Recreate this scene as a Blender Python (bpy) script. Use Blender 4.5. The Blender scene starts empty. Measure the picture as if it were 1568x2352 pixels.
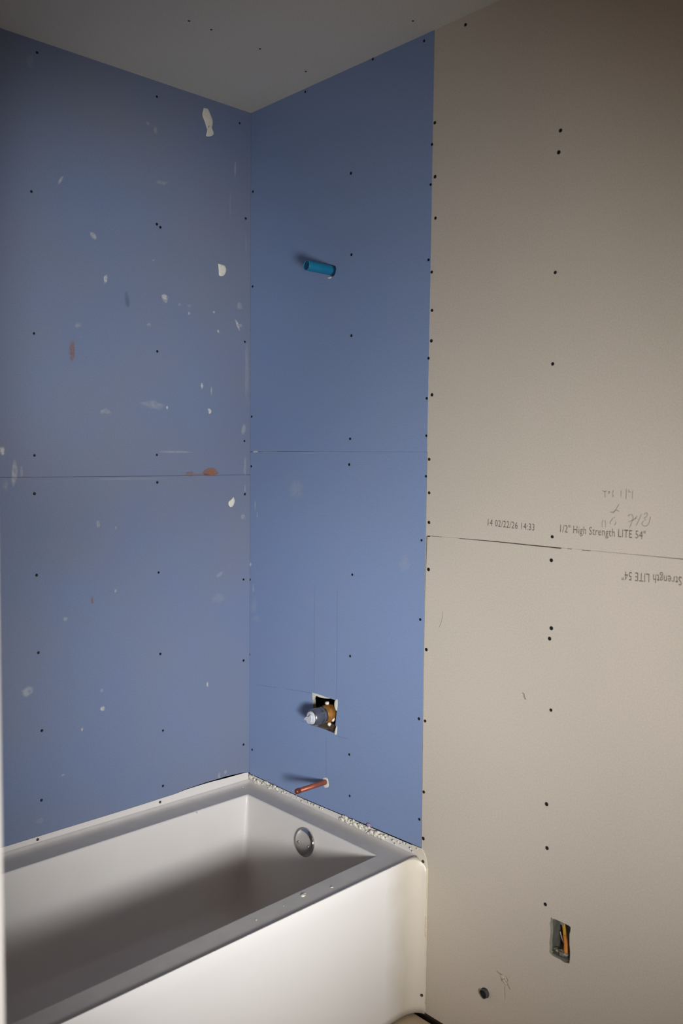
import bpy, bmesh, math, random
from mathutils import Vector, Matrix, noise

scene = bpy.context.scene
COL = scene.collection
random.seed(4)

# ------------------------------------------------------------------ camera
H = 2.7496                       # ceiling height
cam_data = bpy.data.cameras.new('camera')
cam_data.sensor_fit = 'VERTICAL'
cam_data.sensor_height = 36.0
cam_data.sensor_width = 24.0
cam_data.lens = 31.243
cam_data.clip_start = 0.02
cam_data.dof.use_dof = True
cam_data.dof.focus_distance = 2.75
cam_data.dof.aperture_fstop = 3.2
cam = bpy.data.objects.new('camera', cam_data)
COL.objects.link(cam)
cx = Vector((0.6838548, 0.72956587, 0.00873221))
cy = Vector((-0.05035302, 0.03525172, 0.99810916))
cz = Vector((0.72787855, -0.68300143, 0.06084291))
cam.matrix_world = Matrix(((cx.x, cy.x, cz.x, 2.45735), (cx.y, cy.y, cz.y, -1.87148),
                           (cx.z, cy.z, cz.z, 1.59215), (0, 0, 0, 1)))
scene.camera = cam

# ------------------------------------------------------------------ exposure, world, daylight
vs = scene.view_settings
scene.display_settings.display_device = 'sRGB'
vs.view_transform = 'Standard'
vs.look = 'None'
vs.exposure = 0.0
vs.gamma = 1.0
vs.use_curve_mapping = False

world = bpy.data.worlds.new('world')
scene.world = world
world.use_nodes = True
bg = world.node_tree.nodes['Background']
bg.inputs['Color'].default_value = (0.62, 0.74, 0.95, 1)
bg.inputs['Strength'].default_value = 0.5

def area_light(name, loc, target, sx, sy, power, color):
    ld = bpy.data.lights.new(name, 'AREA')
    ld.shape = 'RECTANGLE'; ld.size = sx; ld.size_y = sy
    ld.energy = power; ld.color = color
    o = bpy.data.objects.new(name, ld); COL.objects.link(o)
    o.location = loc
    o.rotation_euler = (Vector(target) - Vector(loc)).to_track_quat('-Z', 'Y').to_euler()
    return o

WIN_Y, WIN_Z, WIN_W, WIN_H = -1.76, 1.10, 0.48, 0.44
key = area_light('window_daylight', (3.06, WIN_Y, WIN_Z), (0.55, 0.10, 1.24), WIN_W, WIN_H, 13.2, (0.95, 0.975, 1.0))
key.data.spread = math.radians(64)
# added lights: low glow in the corner, soft patch high on the long wall
low = area_light('corner_glow_fill', (3.06, WIN_Y + 0.1, WIN_Z), (0.25, -0.20, 0.66), 0.30, 0.30, 2.0, (0.95, 0.975, 1.0))
low.data.spread = math.radians(34)
lamp = bpy.data.lights.new('wall_glow_fill', 'SPOT')
lamp.energy = 150.0; lamp.color = (0.90, 0.96, 1.0); lamp.spot_size = math.radians(25); lamp.spot_blend = 1.0; lamp.shadow_soft_size = 0.12
lo_ = bpy.data.objects.new('wall_glow_fill', lamp); COL.objects.link(lo_)
area_light('warm_ambient_fill', (2.45, -2.25, 2.70), (2.45, -2.25, 0), 0.8, 0.8, 6.0, (1.0, 0.82, 0.58))  # added warm fill that lifts the ceiling and the shaded tub
lo_.location = (2.95, -2.05, 1.55)
lo_.rotation_euler = (Vector((0.0, -0.56, 2.06)) - lo_.location).to_track_quat('-Z', 'Y').to_euler()

# ------------------------------------------------------------------ measurements (metres on each wall)
SCREWS_LEFT_UP = [(-0.7489, 2.7164), (-0.5861, 2.753), (-0.4943, 2.7545), (-0.3645, 2.7028), (-0.0476, 2.7041), (-0.7702, 2.3309), (-0.3662, 2.3146), (-0.3537, 2.3075), (-0.0214, 2.3964), (-0.7677, 1.9366), (-0.3664, 1.9215), (-0.024, 1.9838), (-0.7708, 1.5914), (-0.3694, 1.5961), (-0.0249, 1.6467)]
SCREWS_LEFT_LOW = [(-0.7722, 1.4818), (-0.3682, 1.5092), (-0.0226, 1.4644), (-0.7687, 1.2468), (-0.3647, 1.2212), (-0.0275, 1.1692), (-0.7663, 1.0204), (-0.3594, 0.9571), (-0.0267, 0.8856), (-0.7586, 0.7888), (-0.3507, 0.7045), (-0.026, 0.5878), (-0.7624, 0.5817), (-0.3515, 0.5216)]
SCREWS_BLUE_UP = [(0.7772, 2.7328), (0.5789, 2.7459), (0.28, 2.7393), (0.4918, 2.4416), (0.0126, 2.4876), (0.8111, 2.4474), (0.8085, 2.3408), (0.497, 2.2011), (0.8046, 2.1384), (0.0116, 2.1713), (0.5002, 1.9601), (0.8098, 1.8693), (0.0086, 1.7306), (0.4987, 1.6499), (0.8055, 1.7592), (0.8059, 1.6555)]
SCREWS_BLUE_LOW = [(0.0068, 1.5603), (0.4959, 1.5719), (0.8065, 1.5427), (0.7937, 1.3623), (0.001, 1.1669), (0.5139, 1.2362), (0.793, 1.1369), (-0.0004, 0.903), (0.5077, 0.9835), (0.7934, 0.8512), (0.016, 0.5674), (0.508, 0.6751), (0.5117, 0.5452), (0.8006, 0.5599)]
SCREWS_BEIGE_UP = [(0.9214, 2.7267), (0.8202, 2.5029), (0.8238, 2.3585), (0.8276, 2.2471), (1.2189, 2.3802), (1.2154, 2.3299), (1.2134, 2.0454), (0.8171, 2.1035), (0.82, 1.9992), (0.8192, 1.9162), (0.8245, 1.768), (1.212, 1.8255), (0.8176, 1.5901), (0.8194, 1.4969), (0.8203, 1.4142), (1.2221, 1.4025)]
SCREWS_BEIGE_LOW = [(1.2212, 1.3442), (0.8212, 1.2823), (1.2258, 1.1756), (1.2214, 1.1488), (0.8175, 1.0549), (1.23, 0.9707), (0.8166, 0.8501), (1.2238, 0.7298), (1.228, 0.6182), (0.8156, 0.6445), (0.8165, 0.5088), (1.2268, 0.4724)]
SCREWS_CEILING = [(0.3921, -0.5055), (0.3934, -0.4351), (0.3961, -0.2702), (0.3747, -0.0802), (0.8069, -0.0789)]
BORDER = [(0.813, 2.7474), (0.813, 2.1924), (0.8086, 1.4746), (0.8067, 0.9807), (0.8088, 0.4782)]
SEAM_LEFT = [(-0.8708, 1.5295), (-0.6226, 1.5292), (-0.3378, 1.5297), (-0.0041, 1.531)]
SEAM_BLUE = [(-0.0008, 1.6097), (0.2887, 1.6115), (0.5854, 1.6104), (0.8116, 1.6095)]
SEAM_BEIGE = [(0.8113, 1.3764), (1.0394, 1.3793), (1.2477, 1.3771), (1.5569, 1.3779)]
BOT_LEFT = [(-0.8864, 0.4749), (-0.689, 0.4771), (-0.4694, 0.4794), (-0.3087, 0.4831), (-0.2614, 0.4887), (-0.1885, 0.4913), (-0.0985, 0.4919), (-0.0314, 0.4881), (-0.0048, 0.4832)]
FLTOP_LEFT = [(-0.8864, 0.4749), (-0.4694, 0.478), (-0.275, 0.4818), (-0.135, 0.4856), (-0.0314, 0.4849), (-0.0048, 0.4832)]
BOT_BLUE = [(-0.0063, 0.4788), (0.2995, 0.4737), (0.5067, 0.476), (0.8088, 0.4794)]
VALVE_HOLE = [(0.3348, 0.8331), (0.3518, 0.8308), (0.3811, 0.8325), (0.4182, 0.8331), (0.4465, 0.832), (0.4448, 0.8081), (0.4489, 0.8007), (0.4434, 0.755), (0.4456, 0.7471), (0.4408, 0.7258), (0.3926, 0.7278), (0.3592, 0.7279), (0.3444, 0.7267), (0.339, 0.7326), (0.3385, 0.7796), (0.3328, 0.8184)]
VALVE_CHIP_TOP = [(0.3316, 0.8339), (0.3433, 0.8348), (0.3706, 0.8347), (0.3977, 0.8331), (0.4182, 0.8331), (0.3956, 0.8285), (0.3728, 0.8266), (0.3476, 0.8277), (0.3377, 0.8248), (0.335, 0.8188), (0.3342, 0.8101), (0.3319, 0.8211)]
VALVE_CHIP_RIGHT = [(0.4395, 0.8306), (0.4505, 0.837), (0.4526, 0.825), (0.4499, 0.8009), (0.4408, 0.8045), (0.4376, 0.8177)]
VALVE_CHIP_LOW = [(0.4456, 0.7457), (0.4515, 0.7513), (0.4508, 0.7288), (0.4459, 0.7221), (0.4398, 0.7248), (0.4417, 0.735)]
VALVE_AX = (0.4065, 0.7816)
EBOX_HOLE = [(1.2442, 0.4465), (1.2481, 0.4435), (1.2569, 0.4453), (1.2695, 0.4453), (1.2833, 0.4452), (1.2957, 0.4446), (1.3007, 0.4422), (1.3004, 0.4332), (1.2982, 0.4234), (1.2989, 0.3971), (1.3014, 0.3759), (1.3006, 0.3589), (1.2996, 0.3496), (1.2861, 0.346), (1.2735, 0.3484), (1.2583, 0.3486), (1.2481, 0.3499), (1.2415, 0.3539), (1.2425, 0.3667), (1.2408, 0.3796), (1.243, 0.3941), (1.2432, 0.4122), (1.2408, 0.4293), (1.2432, 0.4359)]
EB_YELLOW = [(1.2531, 0.4257), (1.2612, 0.4096), (1.2666, 0.3949), (1.2733, 0.3829), (1.2765, 0.3594)]
EB_WHITE = [(1.2425, 0.3907), (1.2531, 0.3802), (1.2634, 0.3754), (1.271, 0.3741)]
COPPER = (0.4008, 0.5586)
STUB = (0.4124, 2.1664)
DARKSTUB = (1.045, 0.1578)
COPPER_CHIP = [(0.3861, 0.566), (0.3965, 0.5716), (0.4089, 0.5722), (0.4131, 0.5621), (0.4143, 0.5482), (0.4051, 0.5414), (0.3927, 0.5407)]
STUB_CHIP = [(0.3983, 2.181), (0.4062, 2.1818), (0.4142, 2.176), (0.4183, 2.1675), (0.4103, 2.1687), (0.4003, 2.1754)]
STUB_CHIP2 = [(0.3906, 2.1503), (0.3966, 2.1501), (0.4086, 2.1491), (0.4047, 2.1444), (0.3927, 2.146)]
T1 = [(1.0243, 1.4183), (1.1696, 1.4141), (1.0267, 1.4367)]
T2 = [(1.2442, 1.4158), (1.4678, 1.415), (1.2461, 1.4351)]
T3 = [(1.412, 1.3362), (1.5581, 1.3411), (1.4126, 1.3149)]
NOTE = [[(1.3557, 1.5212), (1.3597, 1.5192), (1.3644, 1.5187)], [(1.3659, 1.5215), (1.3629, 1.5158), (1.3641, 1.5045)], [(1.3707, 1.5196), (1.3754, 1.5176), (1.3708, 1.5139)], [(1.3853, 1.5236), (1.3818, 1.5136)], [(1.3818, 1.5136), (1.385, 1.5095), (1.3812, 1.5065)], [(1.4046, 1.5242), (1.404, 1.5074)], [(1.4174, 1.5274), (1.4167, 1.5023)], [(1.4242, 1.5262), (1.4237, 1.52), (1.4289, 1.5201)], [(1.4333, 1.5237), (1.4322, 1.5126), (1.4332, 1.5044)], [(1.4002, 1.4916), (1.3936, 1.4803), (1.385, 1.468)], [(1.3768, 1.4711), (1.3861, 1.4722), (1.3922, 1.4768), (1.4015, 1.4744)], [(1.3601, 1.4529), (1.3575, 1.443), (1.359, 1.4346)], [(1.3648, 1.452), (1.3671, 1.4407), (1.3661, 1.435)], [(1.3865, 1.4589), (1.3783, 1.4478), (1.38, 1.443)], [(1.3888, 1.4604), (1.3897, 1.4576)], [(1.3937, 1.4508), (1.3916, 1.4437), (1.3886, 1.4421)], [(1.4231, 1.4644), (1.429, 1.4688), (1.4343, 1.467), (1.436, 1.4602), (1.4312, 1.4461), (1.427, 1.4368)], [(1.4243, 1.4512), (1.4354, 1.456), (1.4406, 1.4591), (1.447, 1.467)], [(1.4398, 1.4604), (1.4443, 1.46)], [(1.4565, 1.4713), (1.4517, 1.4597), (1.4433, 1.4426)], [(1.4624, 1.4699), (1.4674, 1.4743), (1.4712, 1.4717), (1.4677, 1.4654), (1.462, 1.4603)], [(1.4621, 1.4562), (1.458, 1.4491), (1.4625, 1.4445), (1.4698, 1.445), (1.4754, 1.4528), (1.4773, 1.4611), (1.4779, 1.4666)], [(1.4636, 1.4576), (1.4679, 1.4592)]]
PLINES = [[(0.3396, 1.1903), (0.3415, 1.0075), (0.3412, 0.8344)], [(0.446, 1.1951), (0.4483, 1.0105), (0.4485, 0.8366)], [(0.4011, 0.7087), (0.4019, 0.6383), (0.4027, 0.5733)], [(0.1961, 0.8199), (0.2743, 0.8281), (0.3327, 0.8312)], [(0.4479, 0.7198), (0.5035, 0.722)], [(0.0299, 0.8024), (0.1616, 0.816)], [(0.2752, 0.7297), (0.323, 0.7304)]]
ARC = [(0.8744, 1.1713), (0.8747, 1.1544), (0.8688, 1.1365), (0.8627, 1.1235)]
SLIT = [(1.1077, 0.2045), (1.1087, 0.1895), (1.1093, 0.1671)]
PATCH = (1.105, 0.2259)
SCUFF = [(1.1435, 0.9972), (1.1489, 0.9938), (1.1504, 0.9874), (1.1552, 0.9816)]
SM_LEFT_UP = [(-0.683, 2.3808, 0.004, 0.016, 35, 0.35), (-0.3696, 2.6003, 0.0062, 0.0105, 0, 0.2), (-0.3971, 2.6129, 0.0061, 0.0052, 0, 0.2), (-0.3469, 2.4452, 0.019, 0.006, -10, 0.2), (-0.5824, 2.2422, 0.0127, 0.0076, 35, 0.5), (-0.0652, 2.5508, 0.0036, 0.0241, 3, 0.3), (-0.0864, 2.4298, 0.0036, 0.0426, 0, 0.1), (-0.5437, 2.122, 0.0057, 0.0122, 10, 0.6), (-0.3388, 2.0928, 0.0119, 0.0109, 0, 0.65), (-0.3373, 2.0808, 0.0064, 0.0054, 0, 0.4), (-0.0552, 2.0376, 0.0046, 0.0183, -28, 0.75), (-0.0425, 2.0361, 0.0092, 0.0058, 0, 0.25), (-0.248, 2.0531, 0.005, 0.0049, 0, 0.4), (-0.1512, 2.0686, 0.0044, 0.0043, 0, 0.6), (-0.1337, 2.0078, 0.0044, 0.0057, 0, 0.55), (-0.3957, 2.0011, 0.0062, 0.0047, 0, 0.3), (-0.632, 1.9744, 0.011, 0.0064, -30, 0.2), (-0.0463, 2.1012, 0.0128, 0.0116, 0, 0.2), (-0.1995, 1.8243, 0.0051, 0.0092, 0, 0.7), (-0.1616, 1.8094, 0.0035, 0.0143, 0, 0.4), (-0.1686, 1.7431, 0.0061, 0.0086, -15, 0.85), (-0.3321, 1.7473, 0.004, 0.0062, 0, 0.55), (-0.3813, 1.7532, 0.0392, 0.011, 5, 0.18), (-0.5484, 1.7258, 0.0188, 0.0079, 0, 0.2), (-0.8636, 1.604, 0.0074, 0.0103, 0, 0.6), (-0.8298, 1.542, 0.0069, 0.0305, 5, 0.4), (-0.8097, 1.5443, 0.0044, 0.0184, 2, 0.22), (-0.8564, 1.5068, 0.0074, 0.0159, 0, 0.15), (-0.3051, 1.6064, 0.0656, 0.0035, 0, 0.22), (-0.0288, 1.6867, 0.0074, 0.0164, 15, 0.3), (-0.0212, 2.3125, 0.0028, 0.0435, 0, 0.1), (-0.0229, 1.5588, 0.0056, 0.0298, 0, 0.2), (-0.0163, 1.8887, 0.0074, 0.0888, 0, 0.14), (-0.7681, 2.6881, 0.0088, 0.0201, 20, 0.12), (-0.3792, 2.2016, 0.0047, 0.004, 0, 0.2), (-0.2842, 2.0764, 0.0057, 0.0048, 0, 0.18), (-0.2463, 2.0783, 0.0075, 0.0049, 0, 0.15), (-0.4627, 1.5212, 0.1216, 0.0027, 0, 0.12)]
SM_LEFT_LOW = [(-0.5743, 1.3854, 0.0058, 0.0106, 0, 0.3), (-0.5146, 1.3707, 0.0037, 0.0054, 0, 0.2), (-0.8002, 0.911, 0.0168, 0.0152, 0, 0.3), (-0.5647, 0.8167, 0.0088, 0.0068, 35, 0.55), (-0.5656, 0.8738, 0.0066, 0.0054, 0, 0.25), (-0.1778, 0.8268, 0.0044, 0.0082, 0, 0.6), (-0.5176, 1.1771, 0.0037, 0.0054, 0, 0.55), (-0.6822, 1.1086, 0.0062, 0.0058, 0, 0.3), (-0.6328, 0.7668, 0.0035, 0.0067, 0, 0.5), (-0.1299, 1.1945, 0.0144, 0.0052, -30, 0.2), (-0.6941, 0.6408, 0.0062, 0.0033, 0, 0.2), (-0.1041, 0.5086, 0.0064, 0.0069, 0, 0.35), (-0.1296, 0.501, 0.0055, 0.0091, 0, 0.25), (-0.0299, 1.3866, 0.0094, 0.009, 0, 0.25), (-0.1352, 1.1135, 0.0268, 0.0148, 0, 0.08), (-0.7698, 0.521, 0.0106, 0.0065, 0, 0.12), (-0.0227, 1.4839, 0.0038, 0.012, 0, 0.3)]
SM_BLUE = [(0.2443, 1.4869, 0.0371, 0.0284, 0, 0.14), (0.0295, 1.4276, 0.0036, 0.0194, 0, 0.4), (0.0418, 1.3937, 0.0036, 0.0105, 0, 0.3), (0.0033, 1.2204, 0.0049, 0.0076, 0, 0.6), (0.021, 1.1371, 0.0061, 0.0137, 0, 0.25), (0.0237, 1.0766, 0.0147, 0.0304, 10, 0.14), (0.7282, 1.2908, 0.0203, 0.0227, 30, 0.1), (0.3359, 1.1407, 0.0525, 0.021, 0, 0.04), (0.0411, 1.0364, 0.0243, 0.0106, 0, 0.1)]
SM_BLUE_UP = [(0.0311, 1.6105, 0.0157, 0.0037, 0, 0.8), (0.1121, 1.6099, 0.051, 0.0036, 0, 0.28), (0.2887, 1.6073, 0.1704, 0.0035, 0, 0.1)]
RUST_UP = [(-0.6534, 1.8952, 0.0082, 0.029, 0, 0.5), (-0.1634, 1.54, 0.0262, 0.0116, 0, 0.95), (-0.2457, 1.5361, 0.0203, 0.0071, 0, 0.4), (-0.2015, 1.533, 0.0344, 0.0029, 0, 0.35)]
RUST_LOW = [(-0.595, 1.1554, 0.0036, 0.0106, 0, 0.45)]
DUSK = [(-0.4712, 2.0667, 0.0075, 0.0236, 0, 0.3)]
BLOBS_UP = [[(-0.1909, 2.7153), (-0.1741, 2.7161), (-0.1637, 2.7004), (-0.1552, 2.6815), (-0.1585, 2.6595), (-0.1519, 2.6436), (-0.165, 2.6324), (-0.1819, 2.6298), (-0.178, 2.6493), (-0.1871, 2.6733), (-0.1961, 2.6919)], [(-0.1346, 2.2291), (-0.1078, 2.2261), (-0.1017, 2.2112), (-0.1118, 2.1933), (-0.1293, 2.1908), (-0.132, 2.2094)]]
BLOBS_LOW = [[(-0.0697, 1.4564), (-0.0654, 1.4427), (-0.071, 1.4269), (-0.0808, 1.4221), (-0.0898, 1.4275), (-0.0905, 1.44), (-0.0794, 1.4476)]]
FLANGE_SCREWS_LEFT = [(-0.7758, 0.4678), (-0.3631, 0.4711)]
FLANGE_SCREWS_END = [(0.8196, 0.4435), (0.8252, 0.052)]
LILAC = (0.6025, 0.4797)
RIM_SPECKS = [(0.7444, -0.3913, 0.006), (0.7404, -0.3818, 0.003), (0.7626, -0.3043, 0.0035), (0.7528, -0.463, 0.0015), (0.024, -0.0455, 0.003), (0.1086, -0.2915, 0.002), (0.7602, -0.5569, 0.002)]
EB = (1.2385, 1.3015, 0.3515, 0.4435)
TABS = [(-0.0069, 0.0315, 1.15, 0.75), (0.0042, -0.0335, 0.9, 0.8), (0.0223, -0.014, 0.65, 1.0)]
FRONT_X0 = 0.7975
FRONT_X1 = 0.838
JAMB_X = 1.618


# ------------------------------------------------------------------ helpers
def tag(o, label=None, cat=None, group=None, kind=None):
    if label: o['label'] = label
    if cat: o['category'] = cat
    if group: o['group'] = group
    if kind: o['kind'] = kind
    return o

def wloc(o):
    v = Vector((0, 0, 0))
    while o is not None:
        v = v + o.location
        o = o.parent
    return v

def empty(name, loc=(0, 0, 0)):
    o = bpy.data.objects.new(name, None)
    o.empty_display_size = 0.05
    o.location = loc
    COL.objects.link(o)
    return o

def link_mesh(name, me, mats, parent=None, smooth=False):
    """me holds world coordinates; the object sits at its parent's origin."""
    if not isinstance(mats, (list, tuple)): mats = [mats]
    me.materials.clear()
    for m in mats: me.materials.append(m)
    o = bpy.data.objects.new(name, me)
    COL.objects.link(o)
    if parent is not None:
        o.parent = parent
        me.transform(Matrix.Translation(-wloc(parent)))
    else:
        c = Vector((0, 0, 0))
        if len(me.vertices):
            lo = Vector([min(v.co[i] for v in me.vertices) for i in range(3)])
            hi = Vector([max(v.co[i] for v in me.vertices) for i in range(3)])
            c = Vector(((lo.x + hi.x) / 2, (lo.y + hi.y) / 2, lo.z))
        me.transform(Matrix.Translation(-c)); o.location = c
    if smooth:
        for p in me.polygons: p.use_smooth = True
    return o

def obj(name, bm, mats, parent=None, smooth=False, normals=True):
    if normals: bmesh.ops.recalc_face_normals(bm, faces=bm.faces)
    me = bpy.data.meshes.new(name)
    bm.to_mesh(me); bm.free()
    return link_mesh(name, me, mats, parent, smooth)

def add_box(bm, lo, hi):
    vs_ = [bm.verts.new((x, y, z)) for x in (lo[0], hi[0]) for y in (lo[1], hi[1]) for z in (lo[2], hi[2])]
    for f in ((0, 1, 3, 2), (4, 6, 7, 5), (0, 4, 5, 1), (2, 3, 7, 6), (0, 2, 6, 4), (1, 5, 7, 3)):
        bm.faces.new([vs_[i] for i in f])

def bevel_all(bm, w, seg=2):
    bmesh.ops.bevel(bm, geom=list(bm.edges), offset=w, segments=seg, profile=0.5, affect='EDGES')

def frame_from(axis):
    a = Vector(axis).normalized()
    t = Vector((0, 0, 1)) if abs(a.z) < 0.9 else Vector((1, 0, 0))
    u = a.cross(t).normalized(); v = u.cross(a).normalized()
    return a, u, v

def add_lathe(bm, base, axis, prof, seg=40, wob=None, rot=0.0):
    """prof: list of (distance along axis, radius); radius 0 closes the end."""
    base = Vector(base); a, u, v = frame_from(axis)
    rings = []
    for (d, r) in prof:
        if r <= 1e-7:
            rings.append([bm.verts.new(base + a * d)])
        else:
            ring = []
            for k in range(seg):
                t = 2 * math.pi * k / seg + rot
                rr = r * (1 + (wob(t, d) if wob else 0))
                ring.append(bm.verts.new(base + a * d + (u * math.cos(t) + v * math.sin(t)) * rr))
            rings.append(ring)
    for A, B in zip(rings[:-1], rings[1:]):
        if len(A) == 1 and len(B) == 1: continue
        for k in range(seg):
            k2 = (k + 1) % seg
            if len(A) == 1: bm.faces.new((A[0], B[k], B[k2]))
            elif len(B) == 1: bm.faces.new((A[k], B[0], A[k2]))
            else: bm.faces.new((A[k], B[k], B[k2], A[k2]))
    return rings

def add_tube(bm, pts, r, seg=12, flat=1.0):
    pts = [Vector(p) for p in pts]
    rings = []; up = Vector((0, 1, 0))
    for i, p in enumerate(pts):
        t = (pts[min(i + 1, len(pts) - 1)] - pts[max(i - 1, 0)]).normalized()
        u = t.cross(up).normalized(); v = u.cross(t).normalized()
        rings.append([bm.verts.new(p + (u * math.cos(2 * math.pi * k / seg) + v * flat * math.sin(2 * math.pi * k / seg)) * r) for k in range(seg)])
    for A, B in zip(rings[:-1], rings[1:]):
        for k in range(seg):
            bm.faces.new((A[k], B[k], B[(k + 1) % seg], A[(k + 1) % seg]))
    bm.faces.new(rings[0]); bm.faces.new(rings[-1][::-1])

def smooth_pts(pts, n=8):
    """Catmull-Rom through the points."""
    pts = [Vector(p) for p in pts]
    P = [pts[0] * 2 - pts[1]] + pts + [pts[-1] * 2 - pts[-2]]
    out = []
    for i in range(1, len(P) - 2):
        for k in range(n):
            t = k / n
            out.append(0.5 * ((2 * P[i]) + (P[i + 1] - P[i - 1]) * t + (2 * P[i - 1] - 5 * P[i] + 4 * P[i + 1] - P[i + 2]) * t * t
                              + (-P[i - 1] + 3 * P[i] - 3 * P[i + 1] + P[i + 2]) * t ** 3))
    out.append(pts[-1])
    return out

# wall frames: local (u, v, n) -> world; n points into the room
M_LEFT = Matrix(((0, 0, 1, 0), (1, 0, 0, 0), (0, 1, 0, 0), (0, 0, 0, 1)))
M_BACK = Matrix(((1, 0, 0, 0), (0, 0, -1, 0), (0, 1, 0, 0), (0, 0, 0, 1)))

def sheet_mesh(name, outer, holes, M, thick=0.0127):
    """A board with the given outline and cut-outs; faces: 0 paper front, 1 core edges and back."""
    cu = bpy.data.curves.new(name, 'CURVE')
    cu.dimensions = '2D'; cu.fill_mode = 'BOTH'; cu.extrude = thick / 2
    for poly in [outer] + list(holes):
        s = cu.splines.new('POLY'); s.points.add(len(poly) - 1)
        for pt, (u, v) in zip(s.points, poly): pt.co = (u, v, 0, 1)
        s.use_cyclic_u = True
    t = bpy.data.objects.new(name, cu); COL.objects.link(t)
    bpy.context.view_layer.update()
    dg = bpy.context.evaluated_depsgraph_get()
    me = bpy.data.meshes.new_from_object(t.evaluated_get(dg))
    bpy.data.objects.remove(t); bpy.data.curves.remove(cu)
    me.transform(Matrix.Translation((0, 0, -thick / 2)))
    for p in me.polygons: p.material_index = 0 if p.normal.z > 0.5 else 1
    idx = [p.material_index for p in me.polygons]
    me.transform(M)
    me.materials.clear(); me.materials.append(None); me.materials.append(None)
    for p, i in zip(me.polygons, idx): p.material_index = i
    me.name = name
    return me, idx

def sheet(name, outer, holes, M, mats, parent):
    me, idx = sheet_mesh(name, outer, holes, M)
    o = link_mesh(name, me, mats, parent)
    for p, i in zip(me.polygons, idx): p.material_index = i
    return o

def ribbon(bm, pts, w, M, n=0.0004, taper=True):
    """A thin stroke drawn on a wall."""
    P = smooth_pts([(a, b, 0) for a, b in pts], 6)
    prev = None
    for i, p in enumerate(P):
        t = (P[min(i + 1, len(P) - 1)] - P[max(i - 1, 0)]).normalized()
        s = Vector((-t.y, t.x, 0)) * w / 2
        if taper and i in (0, len(P) - 1): s *= 0.4
        a = bm.verts.new(M @ (p + s + Vector((0, 0, n)))); b = bm.verts.new(M @ (p - s + Vector((0, 0, n))))
        if prev: bm.faces.new((prev[0], prev[1], b, a))
        prev = (a, b)

def splat_mesh(name, items, M, mats, parent, n=0.0006):
    """Irregular smears (u, v, half width, half height, turn, strength): 'fade' carries how thick the smear is."""
    bm = bmesh.new()
    lay = bm.verts.layers.float.new('fade')
    for (u, v, rx, ry, rot, st) in items:
        seed = random.random() * 50
        c = math.cos(math.radians(-rot)); s = math.sin(math.radians(-rot))
        K = 22
        ctr = bm.verts.new(M @ Vector((u, v, n))); ctr[lay] = st
        rings = []
        for q, f in ((0.55, 1.0), (0.85, 0.75), (1.2, 0.0)):
            ring = []
            for k in range(K):
                t = 2 * math.pi * k / K
                w = 1 + 0.45 * noise.noise(Vector((math.cos(t) * 1.6 + seed, math.sin(t) * 1.6, seed)))
                x = rx * q * w * math.cos(t); y = ry * q * w * math.sin(t)
                vert = bm.verts.new(M @ Vector((u + c * x - s * y, v + s * x + c * y, n)))
                vert[lay] = st * f; ring.append(vert)
            rings.append(ring)
        for k in range(K):
            bm.faces.new((ctr, rings[0][k], rings[0][(k + 1) % K]))
            for A, B in zip(rings[:-1], rings[1:]):
                bm.faces.new((A[k], B[k], B[(k + 1) % K], A[(k + 1) % K]))
    return obj(name, bm, mats, parent)

def blob_mesh(name, poly, M, mat, parent, h=0.0022):
    """A dab of dried compound: an outline with a low domed face."""
    bm = bmesh.new()
    c = Vector((sum(p[0] for p in poly) / len(poly), sum(p[1] for p in poly) / len(poly), 0))
    fine = smooth_pts([(a, b, 0) for a, b in poly] + [(poly[0][0], poly[0][1], 0)], 4)[:-1]
    rings = []
    for q, z in ((1.0, 0.0), (0.93, 0.6), (0.7, 0.9), (0.35, 1.0)):
        rings.append([bm.verts.new(M @ (c + (p - c) * q + Vector((0, 0, h * z * (1 + .35 * noise.noise(p * 300)) + .0002)))) for p in fine])
    K = len(fine)
    for A, B in zip(rings[:-1], rings[1:]):
        for k in range(K): bm.faces.new((A[k], A[(k + 1) % K], B[(k + 1) % K], B[k]))
    bm.faces.new(rings[-1])
    return obj(name, bm, mat, parent, smooth=True)

def crumb(bm, c, r, seed, sq=(1, 1, 1)):
    res = bmesh.ops.create_icosphere(bm, subdivisions=2, radius=1.0)
    for v in res['verts']:
        k = r * (1 + 0.55 * noise.noise(v.co * 1.7 + Vector((seed, seed * 2, 0))))
        v.co = Vector((v.co.x * k * sq[0], v.co.y * k * sq[1], v.co.z * k * sq[2])) + Vector(c)

# ------------------------------------------------------------------ materials
def lin(c):
    return tuple((x / 255 / 12.92) if x / 255 <= 0.04045 else ((x / 255 + 0.055) / 1.055) ** 2.4 for x in c) + (1,)

def new_mat(name):
    m = bpy.data.materials.new(name); m.use_nodes = True
    nt = m.node_tree
    return m, nt, nt.nodes['Principled BSDF']

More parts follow.
